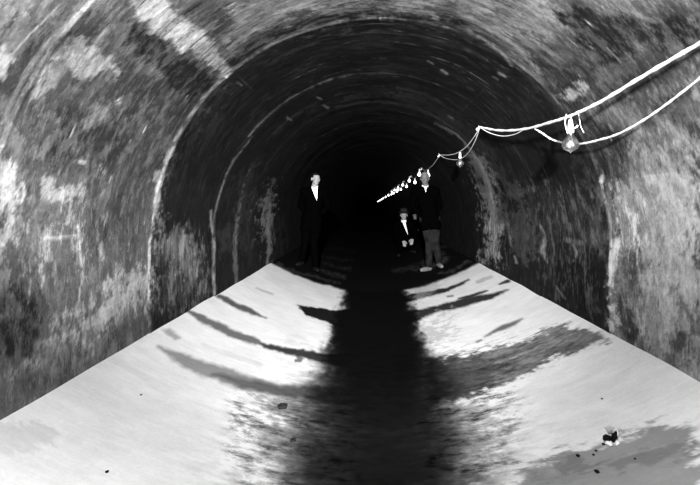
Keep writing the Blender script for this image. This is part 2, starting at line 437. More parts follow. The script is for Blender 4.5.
P_([(240,420),(300,424),(330,440),(330,490),(290,480),(280,450),(255,436)], 0.24, 8, .8, rough=12)
P_([(230,400),(360,400),(360,500),(230,500)], 0.8, 12, ch='B')
P_([(0,425),(20,418),(55,425),(50,440),(20,450),(0,445)], 0.5, 8, .5)
P_([(318,270),(345,282),(352,292),(330,284)], 0.3, 3, .8, rough=5)
L_([(258,288),(272,294)], 1.2, .3, .6); L_([(205,345),(260,365)], 3, .55, .4)
# right half
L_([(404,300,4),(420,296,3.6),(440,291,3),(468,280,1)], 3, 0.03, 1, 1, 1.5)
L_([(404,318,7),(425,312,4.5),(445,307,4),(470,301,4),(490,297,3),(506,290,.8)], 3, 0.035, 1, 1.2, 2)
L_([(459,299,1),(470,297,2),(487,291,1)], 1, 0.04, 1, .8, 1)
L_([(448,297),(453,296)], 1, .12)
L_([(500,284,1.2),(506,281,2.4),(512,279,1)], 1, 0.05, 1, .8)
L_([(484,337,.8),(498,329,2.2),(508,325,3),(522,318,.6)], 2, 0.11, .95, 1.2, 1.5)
L_([(478,282),(490,277)], 2, .3, .6)
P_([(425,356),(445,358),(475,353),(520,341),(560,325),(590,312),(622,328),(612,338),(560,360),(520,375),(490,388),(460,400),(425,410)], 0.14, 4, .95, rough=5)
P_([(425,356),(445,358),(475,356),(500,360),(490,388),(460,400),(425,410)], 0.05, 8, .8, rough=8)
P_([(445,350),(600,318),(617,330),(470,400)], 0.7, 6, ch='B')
L_([(500,362),(540,346),(575,334),(606,324)], .7, .4, .7, .7, 2, broken=.6)
L_([(540,352),(580,336)], .7, .35, .7, .7, 2, broken=.6)
P_([(440,400),(470,400),(500,405),(490,440),(465,465),(440,470)], 0.3, 10, .7, rough=14)
P_([(430,395),(520,385),(500,480),(430,490)], 0.9, 12, ch='B')
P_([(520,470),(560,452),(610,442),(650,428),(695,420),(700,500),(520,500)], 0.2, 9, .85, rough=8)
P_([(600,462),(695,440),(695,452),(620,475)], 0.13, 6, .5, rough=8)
P_([(545,462),(575,456),(600,468),(560,476)], 0.13, 5, .6, rough=6)
L_([(585,470),(630,455),(665,446)], 1, .4, .5, 1, 2, broken=.5)
P_([(415,285),(440,278),(432,300),(412,303)], 0.4, 4, .5, rough=5)
P_([(425,325),(445,318),(452,335),(438,345),(430,340)], 0.4, 8, .6, rough=8, brk=2)
L_([(477,342),(481,340)], 1.2, .2)
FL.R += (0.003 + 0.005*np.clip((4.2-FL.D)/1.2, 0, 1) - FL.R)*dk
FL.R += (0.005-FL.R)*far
P_([(315,420),(350,430),(440,430),(460,460),(440,500),(300,500)], 0.012, 10, .5, rough=12)
# beyond the pale floor: dark, wet, with faint bright ribs
for (x0, y0, x1, y1, w, v) in ((280,264,340,284,.7,.12),(322,270,345,276,1.6,.1),(325,262,350,268,1.4,.07),(322,254,352,260,1.2,.05),(330,246,355,251,1,.035),
                               (415,270,446,258,1.8,.14),(430,256,452,247,1.8,.11),(438,248,456,240,1,.07),(395,270,425,262,2,.08),(440,273,470,262,.8,.16)):
    L_([(x0,y0),((x0+x1)/2,(y0+y1)/2+1.5),(x1,y1)], w*.9, v*.55, .8, 2.2, 3.5, broken=.5)
#END
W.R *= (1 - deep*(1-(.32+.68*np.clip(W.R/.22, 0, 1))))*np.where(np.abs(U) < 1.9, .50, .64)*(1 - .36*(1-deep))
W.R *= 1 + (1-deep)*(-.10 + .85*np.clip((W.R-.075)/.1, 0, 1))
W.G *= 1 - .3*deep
np.clip(W.R, .004, .85, out=W.R); np.clip(FL.R, .003, .85, out=FL.R)

def grid_mesh(name, S, i0, i1, pos, mat):
    x, y, z = pos(S.U[i0:i1], S.D[i0:i1], S)
    n, m = x.shape
    co = np.stack([x, y, z], -1).reshape(-1, 3).astype(np.float32)
    idx = np.arange(n*m).reshape(n, m)
    quads = np.stack([idx[:-1, :-1], idx[:-1, 1:], idx[1:, 1:], idx[1:, :-1]], -1).reshape(-1, 4).astype(np.int32)
    if S.kind == 'f': quads = quads[:, ::-1].copy()
    me = bpy.data.meshes.new(name)
    me.vertices.add(len(co)); me.vertices.foreach_set('co', co.ravel())
    me.loops.add(quads.size); me.loops.foreach_set('vertex_index', quads.ravel())
    me.polygons.add(len(quads)); me.polygons.foreach_set('loop_start', np.arange(0, quads.size, 4, dtype=np.int32))
    me.update(); me.validate(); me.shade_smooth()
    uvl = me.uv_layers.new(name='UVMap')
    uv = np.stack([S.U[i0:i1], S.D[i0:i1]], -1).reshape(-1, 2)[quads.ravel()].astype(np.float32)
    uvl.data.foreach_set('uv', uv.ravel())
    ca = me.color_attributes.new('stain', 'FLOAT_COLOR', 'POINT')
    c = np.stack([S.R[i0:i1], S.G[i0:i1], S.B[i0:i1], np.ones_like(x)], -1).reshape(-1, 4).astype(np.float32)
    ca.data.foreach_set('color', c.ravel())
    me.materials.append(mat)
    o = link(bpy.data.objects.new(name, me)); tag(o, kind='structure')
    return o

def pos_wall(U, D, S):
    off = np.zeros_like(D)       # every poured bay narrows slightly: each joint is a small ledge facing the mouth
    for j, jd in enumerate(JOINTS):
        nx = JOINTS[j+1] if j+1 < len(JOINTS) else jd+1.5
        t = (D-jd)/(nx-jd)
        off += np.where((t >= 0) & (t < 1), 0.004*(1-np.clip(t, 0, 1)), 0)
        off += 0.002*np.exp(-((D-jd-0.01)/0.012)**2)
    off = off + 0.004*np.sin(U*7.3+D*2.1)*np.sin(D*4.4-U*3)
    r = A - off
    th = np.clip(U/A, -math.pi/2, math.pi/2)
    drop = np.maximum(np.abs(U) - math.pi/2*A, 0)
    return CX + r*np.sin(th), D, SPR + r*np.cos(th)*(drop == 0) - drop*1.02
def pos_floor(U, D, S):
    bump = 0.004*np.sin(U*9+D*1.7)*np.sin(D*3.1)
    return CX + U*1.004, D, DIP*(U/A)**2 + bump
ia = 150; ib = 411
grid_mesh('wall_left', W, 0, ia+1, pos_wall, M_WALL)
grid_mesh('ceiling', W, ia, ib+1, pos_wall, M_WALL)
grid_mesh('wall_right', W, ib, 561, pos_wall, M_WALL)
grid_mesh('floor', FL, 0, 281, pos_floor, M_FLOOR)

# ------------------------------------------------------------------ tubes
def tube_bm(pts, r, n=8, bm=None, twist=0.0, closed_ends=True, sub=6, lump=0.0):
    """smooth tube through points; r number or list"""
    bm = bm or bmesh.new()
    P = [Vector(p) for p in pts]; R = r if isinstance(r, (list, tuple)) else [r]*len(P)
    Q, RR = [], []
    for i in range(len(P)-1):
        p0, p1, p2, p3 = P[max(i-1, 0)], P[i], P[i+1], P[min(i+2, len(P)-1)]
        for j in range(sub):
            t = j/sub
            Q.append(0.5*((2*p1)+(p2-p0)*t+(2*p0-5*p1+4*p2-p3)*t*t+(3*p1-p0-3*p2+p3)*t**3)); RR.append(R[i]+(R[i+1]-R[i])*t)
    Q.append(P[-1]); RR.append(R[-1])
    rings = []; nrm = None
    for i, q in enumerate(Q):
        tg = (Q[min(i+1, len(Q)-1)] - Q[max(i-1, 0)]).normalized()
        if nrm is None: nrm = tg.orthogonal().normalized()
        nrm = (nrm - tg*nrm.dot(tg)).normalized(); bn = tg.cross(nrm)
        ring = []
        for k in range(n):
            a = 2*math.pi*k/n
            rr = RR[i]*(1 + lump*math.sin(2*a + i*twist) + lump*.6*math.sin(i*1.7+k))
            ring.append(bm.verts.new(q + (nrm*math.cos(a)+bn*math.sin(a))*rr))
        rings.append(ring)
    for a, b in zip(rings[:-1], rings[1:]):
        for k in range(n): bm.faces.new((a[k], a[(k+1) % n], b[(k+1) % n], b[k]))
    if closed_ends:
        bm.faces.new(rings[0][::-1]); bm.faces.new(rings[-1])
    return bm

def lathe_bm(prof, n=20, bm=None, mat=None):
    bm = bm or bmesh.new(); M = mat or Matrix(); rings = []
    for r, z in prof:
        if r < 1e-5: rings.append([bm.verts.new(M @ Vector((0, 0, z)))])
        else: rings.append([bm.verts.new(M @ Vector((r*math.cos(2*math.pi*k/n), r*math.sin(2*math.pi*k/n), z))) for k in range(n)])
    for a, b in zip(rings[:-1], rings[1:]):
        for k in range(n):
            k2 = (k+1) % n
            if len(a) == 1 and len(b) == 1: continue
            if len(a) == 1: bm.faces.new((a[0], b[k], b[k2]))
            elif len(b) == 1: bm.faces.new((a[k], a[k2], b[0]))
            else: bm.faces.new((a[k], a[k2], b[k2], b[k]))
    return bm

# ------------------------------------------------------------------ cord string along the right haunch
def cord(name, pix, r, label, group=None, lump=0.1, n=8, sub=8):
    pts = [at(p[0], p[1], p[2]) for p in pix]
    o = mesh_obj(name, tube_bm(pts, r, n, twist=0.9, lump=lump, sub=sub), M_CORD)
    tag(o, label, 'cord', group); return o
cord('lighting_cord', [(480,127,.975),(500,130.5,.95),(525,129,.94),(550,122.5,.93),(570,116,.93),(600,102,.94),(640,78,.955),(688,50,.965),(745,18,.975)],
     [.009,.010,.0095,.0095,.0092,.009,.009,.0085,.0085], 'thick white main cord rising from the wall knob past the nearest bulb', lump=.18, sub=14)
cord('lighting_cord', [(535,128.5,.935),(542,133,.94),(551,139,.945),(560,142,.955),(570,144.5,.965),(583,143.5,.955),(597,140.5,.95),(618,134,.95),(642,121,.955),(664,106,.96),(690,86,.965),(735,50,.975)],
     [.0055,.0055,.0058,.006,.006,.0065,.0065,.0062,.006,.0058,.0055,.0055], 'thin slack white cord looping below the main cord behind the nearest bulb', lump=.2, sub=12)
cord('lighting_cord', [(481,128,.965),(490,133,.95),(502,136,.945),(514,134.5,.94),(524,129.5,.937)], .0038, 'short hair-thin white loop sagging under the main cord beside the wall hook', lump=.05)

def hook(px, py, label, r=.018):
    p = at(px, py, 1.0); root = empty('cord_hook', p, label, 'hook', 'hooks holding the light string')
    n = Vector((CX-p.x, 0, SPR-p.z)).normalized()
    q = Vector((0, 0, 1)).rotation_difference(n).to_matrix().to_4x4()
    mesh_obj('knob', lathe_bm([(0, -.02), (r*.9, -.02), (r, .0), (r*.6, .012), (r*.55, .02), (r*1.05, .03), (r*.9, .045), (0, .05)], 14, mat=q), M_PORC, root)
    e = q.to_3x3() @ Vector((0, 0, .04))
    mesh_obj('tie_wire', tube_bm([e+Vector((0, 0, -.01)), e+Vector((.012, -.01, .03)), e+Vector((0, -.012, .06)), e+Vector((-.01, -.005, .075))], .0035, 6), M_IRON, root)
    return root
HS = [(480,127)]
for i in range(1, 12):
    s = 1/(1/148+0.0038*i); HS.append((VX+.735*s, VY-.525*s))
HS[1] = (440,155)
hl = ['porcelain knob tied with wire where the thick cord meets the wall', 'small second cord knob beyond the nearest one', 'cord knob just above the right standing man']
HS = HS[:9]
for i, (x, y) in enumerate(HS): hook(x, y, hl[i] if i < 3 else 'tiny distant cord knob on the dark vault among the glowing bulbs')
cord('lighting_cord', [(480,127,.965),(474,137,.95),(466,147,.95),(457,153,.95),(449,155,.955),(440,155,.965)], .0052, 'upper strand of the cord between the first and second wall knobs')
cord('lighting_cord', [(480,127,.965),(475,141,.935),(468,153,.93),(460,159,.93),(452,159.5,.935),(445,158,.95),(440,155,.965)], .0040, 'lower strand of the cord sagging under the second bulb')
for i in range(1, len(HS)-1):
    (x0, y0), (x1, y1) = HS[i], HS[i+1]
    p0, p1 = at(x0, y0, .965), at(x1, y1, .965)
    pts = [p0.lerp(p1, t/6)-Vector((0.03*4*(t/6)*(1-t/6), 0, 0.12*4*(t/6)*(1-t/6))) for t in range(7)]
    o = mesh_obj('lighting_cord', tube_bm(pts, .0042, 6, sub=4), M_CORD)
    tag(o, ['dim cord strand running down behind the head of the right standing man'][0] if i == 1 else 'distant thin cord strand linking two far glowing bulbs', 'cord', None if i == 1 else 'distant strands of the light string')

# bulbs
def glass_prof(s):
    return [(r_*1.28, z_) for r_, z_ in [(.012*s, 0), (.0135*s, -.008*s), (.019*s, -.022*s), (.031*s, -.042*s), (.0385*s, -.062*s), (.0385*s, -.078*s), (.031*s, -.096*s), (.016*s, -.107*s), (.005*s, -.112*s), (.0025*s, -.120*s), (0, -.1215*s)]]
def bulb(p, label, lit=False, s=1.0, group=None, rope=.05):
    root = empty('light_bulb', p, label, 'light bulb', group)
    Z = Matrix.Translation((0, 0, -rope))
    mesh_obj('socket', lathe_bm([(0, .035*s), (.009*s, .034*s), (.013*s, .02*s), (.0155*s, 0), (.0165*s, -.025*s), (.0205*s, -.030*s), (.0205*s, -.042*s), (.017*s, -.046*s), (0, -.046*s)], 16, mat=Z), M_PORC, root)
    G = Matrix.Translation((0, 0, -rope-.045*s))
    mesh_obj('glass_bulb', lathe_bm(glass_prof(s), 24, mat=G), M_GLOW if lit else M_GLASS, root)
    mesh_obj('hanging_wire', tube_bm([(0, 0, 0), (.005, 0, -rope*.4), (0, 0, -rope+.03*s)], .004, 6), M_CORD, root)
    if not lit:
        o = mesh_obj('stem', lathe_bm([(0, 0), (.010*s, -.001), (.008*s, -.02*s), (.004*s, -.04*s), (.006*s, -.046*s), (0, -.05*s)], 12, mat=G), M_PORC, root)
        fp = [Vector((.017*s*math.cos(a*2.094)*(1 if k else .35), .017*s*math.sin(a*2.094)*(1 if k else .35), (-.082 if k else -.05)*s)) for a in range(3) for k in (0, 1, 0)]
        mesh_obj('filament', tube_bm([G @ v for v in fp], .0016*s, 5, sub=3), M_FIL, root)
    return root
b1 = bulb(at(570.5, 116, .93), 'large clear glass bulb hanging from the thick cord, nearest to the viewer', rope=.055, s=1.02)
# tie wires and small tap at the near socket
mesh_obj('tie_wire', tube_bm([(-.025, 0, .01), (-.032, 0, -.04), (-.022, 0, -.09), (-.012, 0, -.11)], .003, 6), M_CORD, b1)
mesh_obj('socket_key', tube_bm([(.012, 0, -.075), (.03, 0, -.07), (.04, 0, -.062), (.043, 0, -.055)], [.005, .005, .006, .004], 6), M_PORC, b1)
mesh_obj('tie_wire', tube_bm([(.05, .01, .025), (.058, .01, -.02), (.065, .01, -.06), (.085, .012, -.10)], .0022, 6), M_CORD, b1)
bulb(at(460, 154, .935), 'small clear bulb hanging between the first and second wall knobs', s=.95, rope=.01)
names = ['glowing bulb shining beside the hair of the right standing man', 'glowing bulb nearest after the one beside the standing man']
for i in range(1, len(HS)-1):
    (x0, y0), (x1, y1) = HS[i], HS[i+1]
    p = at(x0, y0, .965).lerp(at(x1, y1, .965), .5) - Vector((0.03, 0, .12))
    bulb(p, names[i-1] if i < 3 else 'small far glowing bulb of the string receding into the dark tunnel', True, .7, None if i < 3 else 'far glowing bulbs of the string', rope=.03)
    if i >= 2:
        p = at(x0, y0, .965) - Vector((0.05, -.1, .0))
        bulb(p, 'small far glowing bulb of the string receding into the dark tunnel', True, .75, 'far glowing bulbs of the string', rope=.04)
# bulbs beyond the last visible knob
for k in range(9):
    d = 22 + k*4.5; s = F*A/d
    bulb(Vector(((.70-.028*k)*s/F*d, d, EYE + (.50-.02*k)*s/F*d)), 'small far glowing bulb of the string receding into the dark tunnel', True, .95, 'far glowing bulbs of the string', rope=.05)

# ------------------------------------------------------------------ people
def cap(bm, p0, r0, p1, r1, n=16, flat=1.0, ax=None):
    """closed tapered capsule"""
    p0, p1 = Vector(p0), Vector(p1); d = p1-p0; Lh = d.length
    q = Vector((0, 0, 1)).rotation_difference(d.normalized() if Lh > 1e-6 else Vector((0, 0, 1))).to_matrix().to_4x4()
    prof = [(0, -r0)] + [(r0*math.sin(a), -r0*math.cos(a)) for a in (math.pi/8, math.pi/4, 3*math.pi/8, math.pi/2)]
    prof += [(r1*math.sin(a), Lh - r1*math.cos(a)) for a in (math.pi/2, 5*math.pi/8, 3*math.pi/4, 7*math.pi/8)] + [(0, Lh+r1)]
    S = Matrix.Scale(flat, 4, Vector((0, 1, 0))) if flat != 1.0 else Matrix()
    lathe_bm(prof, n, bm, Matrix.Translation(p0) @ S @ q)
def ell(bm, c, r, rot=None, n=18):
    prof = [(math.sin(math.pi*i/10), -math.cos(math.pi*i/10)) for i in range(11)]
    prof[0] = (0, -1); prof[-1] = (0, 1)
    M = Matrix.Translation(Vector(c)) @ (rot.to_4x4() if rot else Matrix()) @ Matrix.Diagonal((r[0], r[1], r[2], 1))
    lathe_bm(prof, n, bm, M)
def fuse(name, bm, mat, parent, voxel=.006, smooth=3, post=None, solid=0):
    bmesh.ops.recalc_face_normals(bm, faces=bm.faces[:])
    me = bpy.data.meshes.new(name); bm.to_mesh(me); bm.free()
    o = bpy.data.objects.new(name, me); COL.objects.link(o)
    r = o.modifiers.new('r', 'REMESH'); r.mode = 'VOXEL'; r.voxel_size = voxel
    if smooth:
        s = o.modifiers.new('s', 'SMOOTH'); s.factor = .5; s.iterations = smooth
    dg = bpy.context.evaluated_depsgraph_get()
    me2 = bpy.data.meshes.new_from_object(o.evaluated_get(dg)); o.modifiers.clear()
    if post or solid:
        b = bmesh.new(); b.from_mesh(me2)
        if post: post(b)
        if solid:
            b.normal_update()
            geo = bmesh.ops.solidify(b, geom=b.faces[:], thickness=solid)
        b.to_mesh(me2); b.free()
    o.data = me2; me2.materials.clear()
    for m in (mat if isinstance(mat, list) else [mat]): me2.materials.append(m)
    me2.shade_smooth(); me2.name = name
    if parent: o.parent = parent
    return o

def person(root_loc, rz, scale, J, label, opts):
    """J: joints in local metres, figure faces -Y; L is the +x side"""
    root = empty('person', root_loc, label, 'person', rz=rz); root.scale = (scale,)*3
    V = {k: Vector(v) for k, v in J.items()}
    skin = opts.get('skin', M_SKIN)
    hc = V['head']; hr = Euler(opts['head_rot']).to_matrix()
    H = lambda x, y, z: hc + hr @ Vector((x, y, z))
    neck = V['neck']; chest = V['chest']; pel = V['pelvis']
    up = (neck-pel).normalized()
    # --- body, one continuous surface
    b = bmesh.new()
    def torso(bm, m=0.0):
        side = (V['shL']-V['shR']).normalized(); fw = side.cross(up).normalized()
        R3 = Matrix((side, up.cross(side) * -1, up)).transposed()
        R3 = Matrix((side, -(up.cross(side)).normalized() if (up.cross(side)).y < 0 else up.cross(side).normalized(), up)).transposed()
        ell(bm, chest, (.158+m, .108+m, .19+m), R3)
        ell(bm, pel + up*.02, (.150+m, .105+m, .13+m), R3)
        ell(bm, (chest+pel)/2, (.132+m, .095+m, .17+m), R3)
        for s_ in ('shL', 'shR'):
            cap(bm, neck - up*.05 + (V[s_]-neck)*.12, .058+m, V[s_], .056+m)
            cap(bm, chest+(V[s_]-chest)*.4, .07+m, V[s_], .055+m)
    def arms(bm, m=0.0, wrist=True, cuff=0):
        for s_ in 'LR':
            cap(bm, V['sh'+s_], .052+m, V['el'+s_], .040+m)
            e = V['el'+s_]; w = V['wr'+s_]
            cap(bm, e, .040+m, e.lerp(w, 1-cuff), (.027 if not cuff else .034)+m)
    def legs(bm, m=0.0, cut=0):
        for s_ in 'LR':
            k = V['kn'+s_]; a = V['an'+s_]
            cap(bm, V['hip'+s_], .086+m, k, .056+m)
            cap(bm, k, .056+m, k.lerp(a, 1-cut), .040+m*1.2)
            if not cut: cap(bm, k.lerp(a, .12), .054+m, k.lerp(a, .45), .050+m)
    torso(b); arms(b); legs(b)
    cap(b, neck - up*.04, .058, H(0, .018, -.06), .052)
    # head
    ell(b, H(0, .012, .03), (.074, .094, .084), hr)
    ell(b, H(0, -.022, -.022), (.060, .066, .078), hr)
    ell(b, H(0, -.048, -.078), (.030, .030, .026), hr)          # chin
    cap(b, H(-.03, -.072, .022), .012, H(.03, -.072, .022), .012)   # brow
    cap(b, H(0, -.084, .012), .009, H(0, -.104, -.022), .0125)      # nose
    ell(b, H(0, -.092, -.028), (.016, .012, .009), hr)
    cap(b, H(-.016, -.084, -.050), .0075, H(.016, -.084, -.050), .0075)  # lips
    for sx in (-1, 1):
        ell(b, H(sx*.036, -.062, -.018), (.020, .018, .018), hr)    # cheek
        ell(b, H(sx*.078, .010, .0), (.010, .019, .031), hr)        # ear
    # hands
    for s_ in 'LR':
        w = V['wr'+s_]; d = Vector(opts['hand_dir'][s_]).normalized(); pn = Vector(opts['palm'][s_]).normalized()
        sd = d.cross(pn).normalized(); pn = sd.cross(d).normalized()
        Rm = Matrix((sd, pn, d)).transposed()
        ell(b, w + d*.05, (.040, .017, .055), Rm)
        curl = opts.get('curl', .5)
        thumb = 1 if (s_ == 'L') == (opts.get('thumb_flip', False)) else -1
        for i, ln in enumerate((.072, .082, .077, .060)):
            base = w + d*.088 + sd*((i-1.5)*.0195*-thumb)
            d1 = (d + pn*curl*.35).normalized(); d2 = (d + pn*curl*1.1).normalized(); d3 = (d*.6 + pn*curl*1.8).normalized()
            p1 = base + d1*ln*.45; p2 = p1 + d2*ln*.33; p3 = p2 + d3*ln*.24
            cap(b, base - d*.02, .0095, p1, .009, 8); cap(b, p1, .009, p2, .0085, 8); cap(b, p2, .0085, p3, .0075, 8)
        tb = w + d*.03 + sd*.028*thumb
        t1 = tb + (d*.7 + sd*.75*thumb + pn*.2).normalized()*.038; t2 = t1 + (d + sd*.25*thumb + pn*.45).normalized()*.034
        cap(b, tb, .013, t1, .011, 8); cap(b, t1, .011, t2, .009, 8)
    # feet inside the shoes
    for s_ in 'LR':
        a = V['an'+s_]; fd = Vector(opts['foot_dir'][s_]).normalized()
        cap(b, a + Vector((0, 0, -.03)), .034, a + fd*.12 + Vector((0, 0, -.05)), .026)
    feats = [(H(-.029, -.082, .006), .013), (H(.029, -.082, .006), .013), (H(-.030, -.09, .026), .010), (H(.030, -.09, .026), .010), (H(0, -.094, -.050), .009), (H(-.012, -.094, -.050), .009), (H(.012, -.094, -.050), .009)]
    def paint(bm):
        for f in bm.faces:
            c = f.calc_center_median()
            f.material_index = 1 if any((c-q).length < r for q, r in feats) else 0
    fuse('body', b, [skin, M_FEAT], root, .0055, 2, paint)
    # --- shirt: torso and collar
    b = bmesh.new(); torso(b, .010)
    cap(b, neck - up*.03, .068, neck + up*.018, .064)
    def neck_cut(bm):
        dele = [f for f in bm.faces if (f.calc_center_median()-neck).dot(up) > .05]
        bmesh.ops.delete(bm, geom=dele, context='FACES')
    fuse('shirt', b, opts.get('shirt', M_SHIRT), root, .007, 2, neck_cut)
    # --- trousers
    b = bmesh.new(); legs(b, .017, .03)
    sdv = (V['shL']-V['shR']).normalized()
    ell(b, pel + up*.0, (.172, .125, .13)); cap(b, V['hipL'], .105, V['hipR'], .105)
    for s_ in 'LR':
        k = V['kn'+s_]; a = V['an'+s_]; cap(b, k, .07, k.lerp(a, .94), .062)
    fuse('trousers', b, opts.get('trou', M_TROU2), root, .008, 2)
    # --- jacket
    b = bmesh.new(); torso(b, .024); arms(b, .016, cuff=.06)
    tail = opts.get('tail')
    if tail:
        for s_ in 'LR': cap(b, pel + up*.08 + (V['hip'+s_]-pel)*.4, .135, V['hip'+s_] + (V['kn'+s_]-V['hip'+s_])*tail, .115)
    vx, vz0, vw = opts['vee']        # sideways shift, length, half width at the collar
    sdn = (V['shL']-V['shR']).normalized(); fwd = up.cross(sdn)
    if fwd.y > 0: fwd = -fwd
    def vee(bm):
        dele = []
        for f in bm.faces:
            q = f.calc_center_median() - neck; hz = q.dot(up); x = q.dot(sdn) - vx*(-hz/vz0)
            if hz > .03: dele.append(f); continue
            if q.dot(fwd) > .03 and -vz0 < hz and abs(x) < vw*(1+hz/vz0)+.002: dele.append(f)
            if tail:
                t = (f.calc_center_median()-pel).dot(up)
                if t < -.36: dele.append(f)
        bmesh.ops.delete(bm, geom=list(set(dele)), context='FACES')
    fuse('jacket', b, M_SUIT, root, .008, 2, vee)
    # --- shoes
    for s_ in 'LR':
        a = V['an'+s_]; fd = Vector(opts['foot_dir'][s_]).normalized(); g = Vector((a.x, a.y, a.z-.085))
        b = bmesh.new()
        cap(b, a + Vector((0, 0, .02)), .050, g + Vector((0, 0, .045)), .045)
        cap(b, g + Vector((0, 0, .040)) - fd*.03, .040, g + fd*.13 + Vector((0, 0, .036)), .042, flat=1)
        cap(b, g + fd*.10 + Vector((0, 0, .036)), .044, g + fd*.19 + Vector((0, 0, .032)), .034)
        def flatten(bm, gz=g.z):
            for v in bm.verts:
                if v.co.z < gz+.002: v.co.z = gz+.001
        so = fuse('shoe', b, opts.get('shoe', M_BOOT), root, .007, 2, flatten)
    # --- hair
    b = bmesh.new()
    ell(b, H(0, .022, .042), (.080, .098, .086), hr)
    ell(b, H(0, .050, .0), (.074, .075, .075), hr)
    def hair_cut(bm):
        inv = hr.transposed(); dele = []
        for f in bm.faces:
            q = inv @ (f.calc_center_median()-hc)
            if (q.y < -.035 and q.z < .075 + (q.y+.035)*-.1) or q.z < -.05 or (q.y < .005 and q.z < .03): dele.append(f)
        bmesh.ops.delete(bm, geom=dele, context='FACES')
    fuse('hair', b, opts.get('hair', M_HAIR), root, .006, 2, hair_cut)
    if opts.get('hat'):
        HM = Matrix.Translation(H(0, .012, .072)) @ (hr @ Euler((.05, 0, 0)).to_matrix()).to_4x4() @ Matrix.Diagonal((.92, 1.08, 1, 1))
        hat = mesh_obj('hat', lathe_bm([(0, .0), (.082, .0), (.125, -.006), (.135, .002), (.134, .007), (.122, .0), (.092, .006), (.088, .03), (.086, .055), (.080, .085), (.06, .097), (.03, .092), (0, .088)], 32, mat=HM), opts['hat'], root)
        mesh_obj('hat_band', lathe_bm([(.0925, .008), (.0895, .034), (.0885, .034), (.0885, .008), (.0925, .008)], 32, mat=HM), M_HBAND, hat)
    return root

def stand(px, d, lean, head_off, spread, hand, foot_yaw):
    """joints of a standing man whose feet stand on the dished floor"""
    x = (px-VX)/F*d; z0 = floor_z(x)
    def fz(dx): return floor_z(x+dx) - z0
    J = dict(pelvis=(lean*.45, 0, .93), chest=(lean*.75, -.0, 1.25), neck=(lean*.92, .01, 1.48), head=(lean+head_off[0], head_off[1], 1.632),
             shL=(lean*.9+.185, .0, 1.415), shR=(lean*.9-.185, .0, 1.415), elL=(lean*.8+.25, .10, 1.14), elR=(lean*.8-.25, .10, 1.14),
             wrL=hand[0], wrR=hand[1], hipL=(lean*.45+.09, 0, .90), hipR=(lean*.45-.09, 0, .90),
             knL=(lean*.2+spread*.62, -.02, .50+fz(spread)*.5), knR=(lean*.2-spread*.62, -.02, .50+fz(-spread)*.5),
             anL=(spread, .02, .088+fz(spread)), anR=(-spread, .02, .088+fz(-spread)))
    return Vector((x, d, z0)), J

# left man, dark suit, face turned to the picture's right
loc, J = stand(308.5, 9.13, .125, (.01, -.03), .125, ((.14, .20, .93), (.02, .19, .90)), 0)
person(loc, 0.0, .89, J, 'standing man in dark suit and open white collar at the foot of the left wall',
       dict(head_rot=(.05, .06, .5), hand_dir={'L': (-.7, .1, -.7), 'R': (.7, .1, -.7)}, palm={'L': (0, -1, 0), 'R': (0, -1, 0)},
            foot_dir={'L': (.35, -1, 0), 'R': (-.3, -1, 0)}, vee=(.05, .23, .055), tail=.42, skin=M_SKIN))
# right man, grey dusty trousers, pale shoes
loc, J = stand(434.0, 9.33, -.17, (.0, -.03), .09, ((-.04, .20, .93), (-.14, .19, .90)), 0)
person(loc, 0.0, .925, J, 'standing man in dark jacket, dusty grey trousers and pale shoes below the light string',
       dict(head_rot=(.05, 0, -.25), hand_dir={'L': (-.7, .1, -.7), 'R': (.7, .1, -.7)}, palm={'L': (0, -1, 0), 'R': (0, -1, 0)}, skin=M_SKIN2,
            foot_dir={'L': (.15, -1, 0), 'R': (-.75, -.7, 0)}, vee=(.0, .10, .018), tail=.3, trou=M_TROU, shoe=M_SHOE, hair=M_GHAIR))
# crouching men
def crouch(px, d, dx_head=0.0, hands=None, scale=1.0):
    x = (px-VX)/F*d; z0 = floor_z(x)
    fz = lambda dx: floor_z(x+dx*scale) - z0
    J = dict(pelvis=(0, .16, .25), chest=(dx_head*.6, .05, .55), neck=(dx_head*.9, -.04, .77), head=(dx_head, -.09, .915),
             shL=(dx_head*.85+.18, -.01, .70), shR=(dx_head*.85-.18, -.01, .70), elL=(.25, -.16, .50), elR=(-.25, -.16, .50),
             hipL=(.095, .14, .22), hipR=(-.095, .14, .22), knL=(.19, -.24, .42), knR=(-.19, -.24, .42),
             anL=(.14, -.02, .088+fz(.14)), anR=(-.14, -.02, .088+fz(-.14)), wrL=hands[0], wrR=hands[1])
    return Vector((x, d, z0)), J
loc, J = crouch(405.5, 13.0, -.05, ((.11, -.37, .40), (-.09, -.37, .36)))
person(loc, 0.06, 1.0, J, 'crouching man in brimmed hat with white shirt front, hands on knees',
       dict(head_rot=(.12, 0, -.2), hand_dir={'L': (-.2, -.5, -.6), 'R': (.1, -.5, -.6)}, palm={'L': (0, .2, -1), 'R': (0, .2, -1)}, skin=M_SKIN,
            foot_dir={'L': (.25, -1, 0), 'R': (-.25, -1, 0)}, vee=(.10, .30, .03), hat=M_HAT))
loc, J = crouch(415.5, 14.4, -.02, ((.06, -.40, .52), (-.05, -.40, .50)))
person(loc, 0.0, .84, J, 'dim crouching man behind the hatted one, nearly lost in shadow',
       dict(head_rot=(.1, 0, -.1), hand_dir={'L': (-.3, -.4, -.5), 'R': (.2, -.5, .1)}, palm={'L': (0, .2, -1), 'R': (0, .2, -1)}, skin=M_SKIN,
            foot_dir={'L': (.25, -1, 0), 'R': (-.25, -1, 0)}, vee=(0, .03, .01), hat=M_HBAND, shirt=M_SUIT))

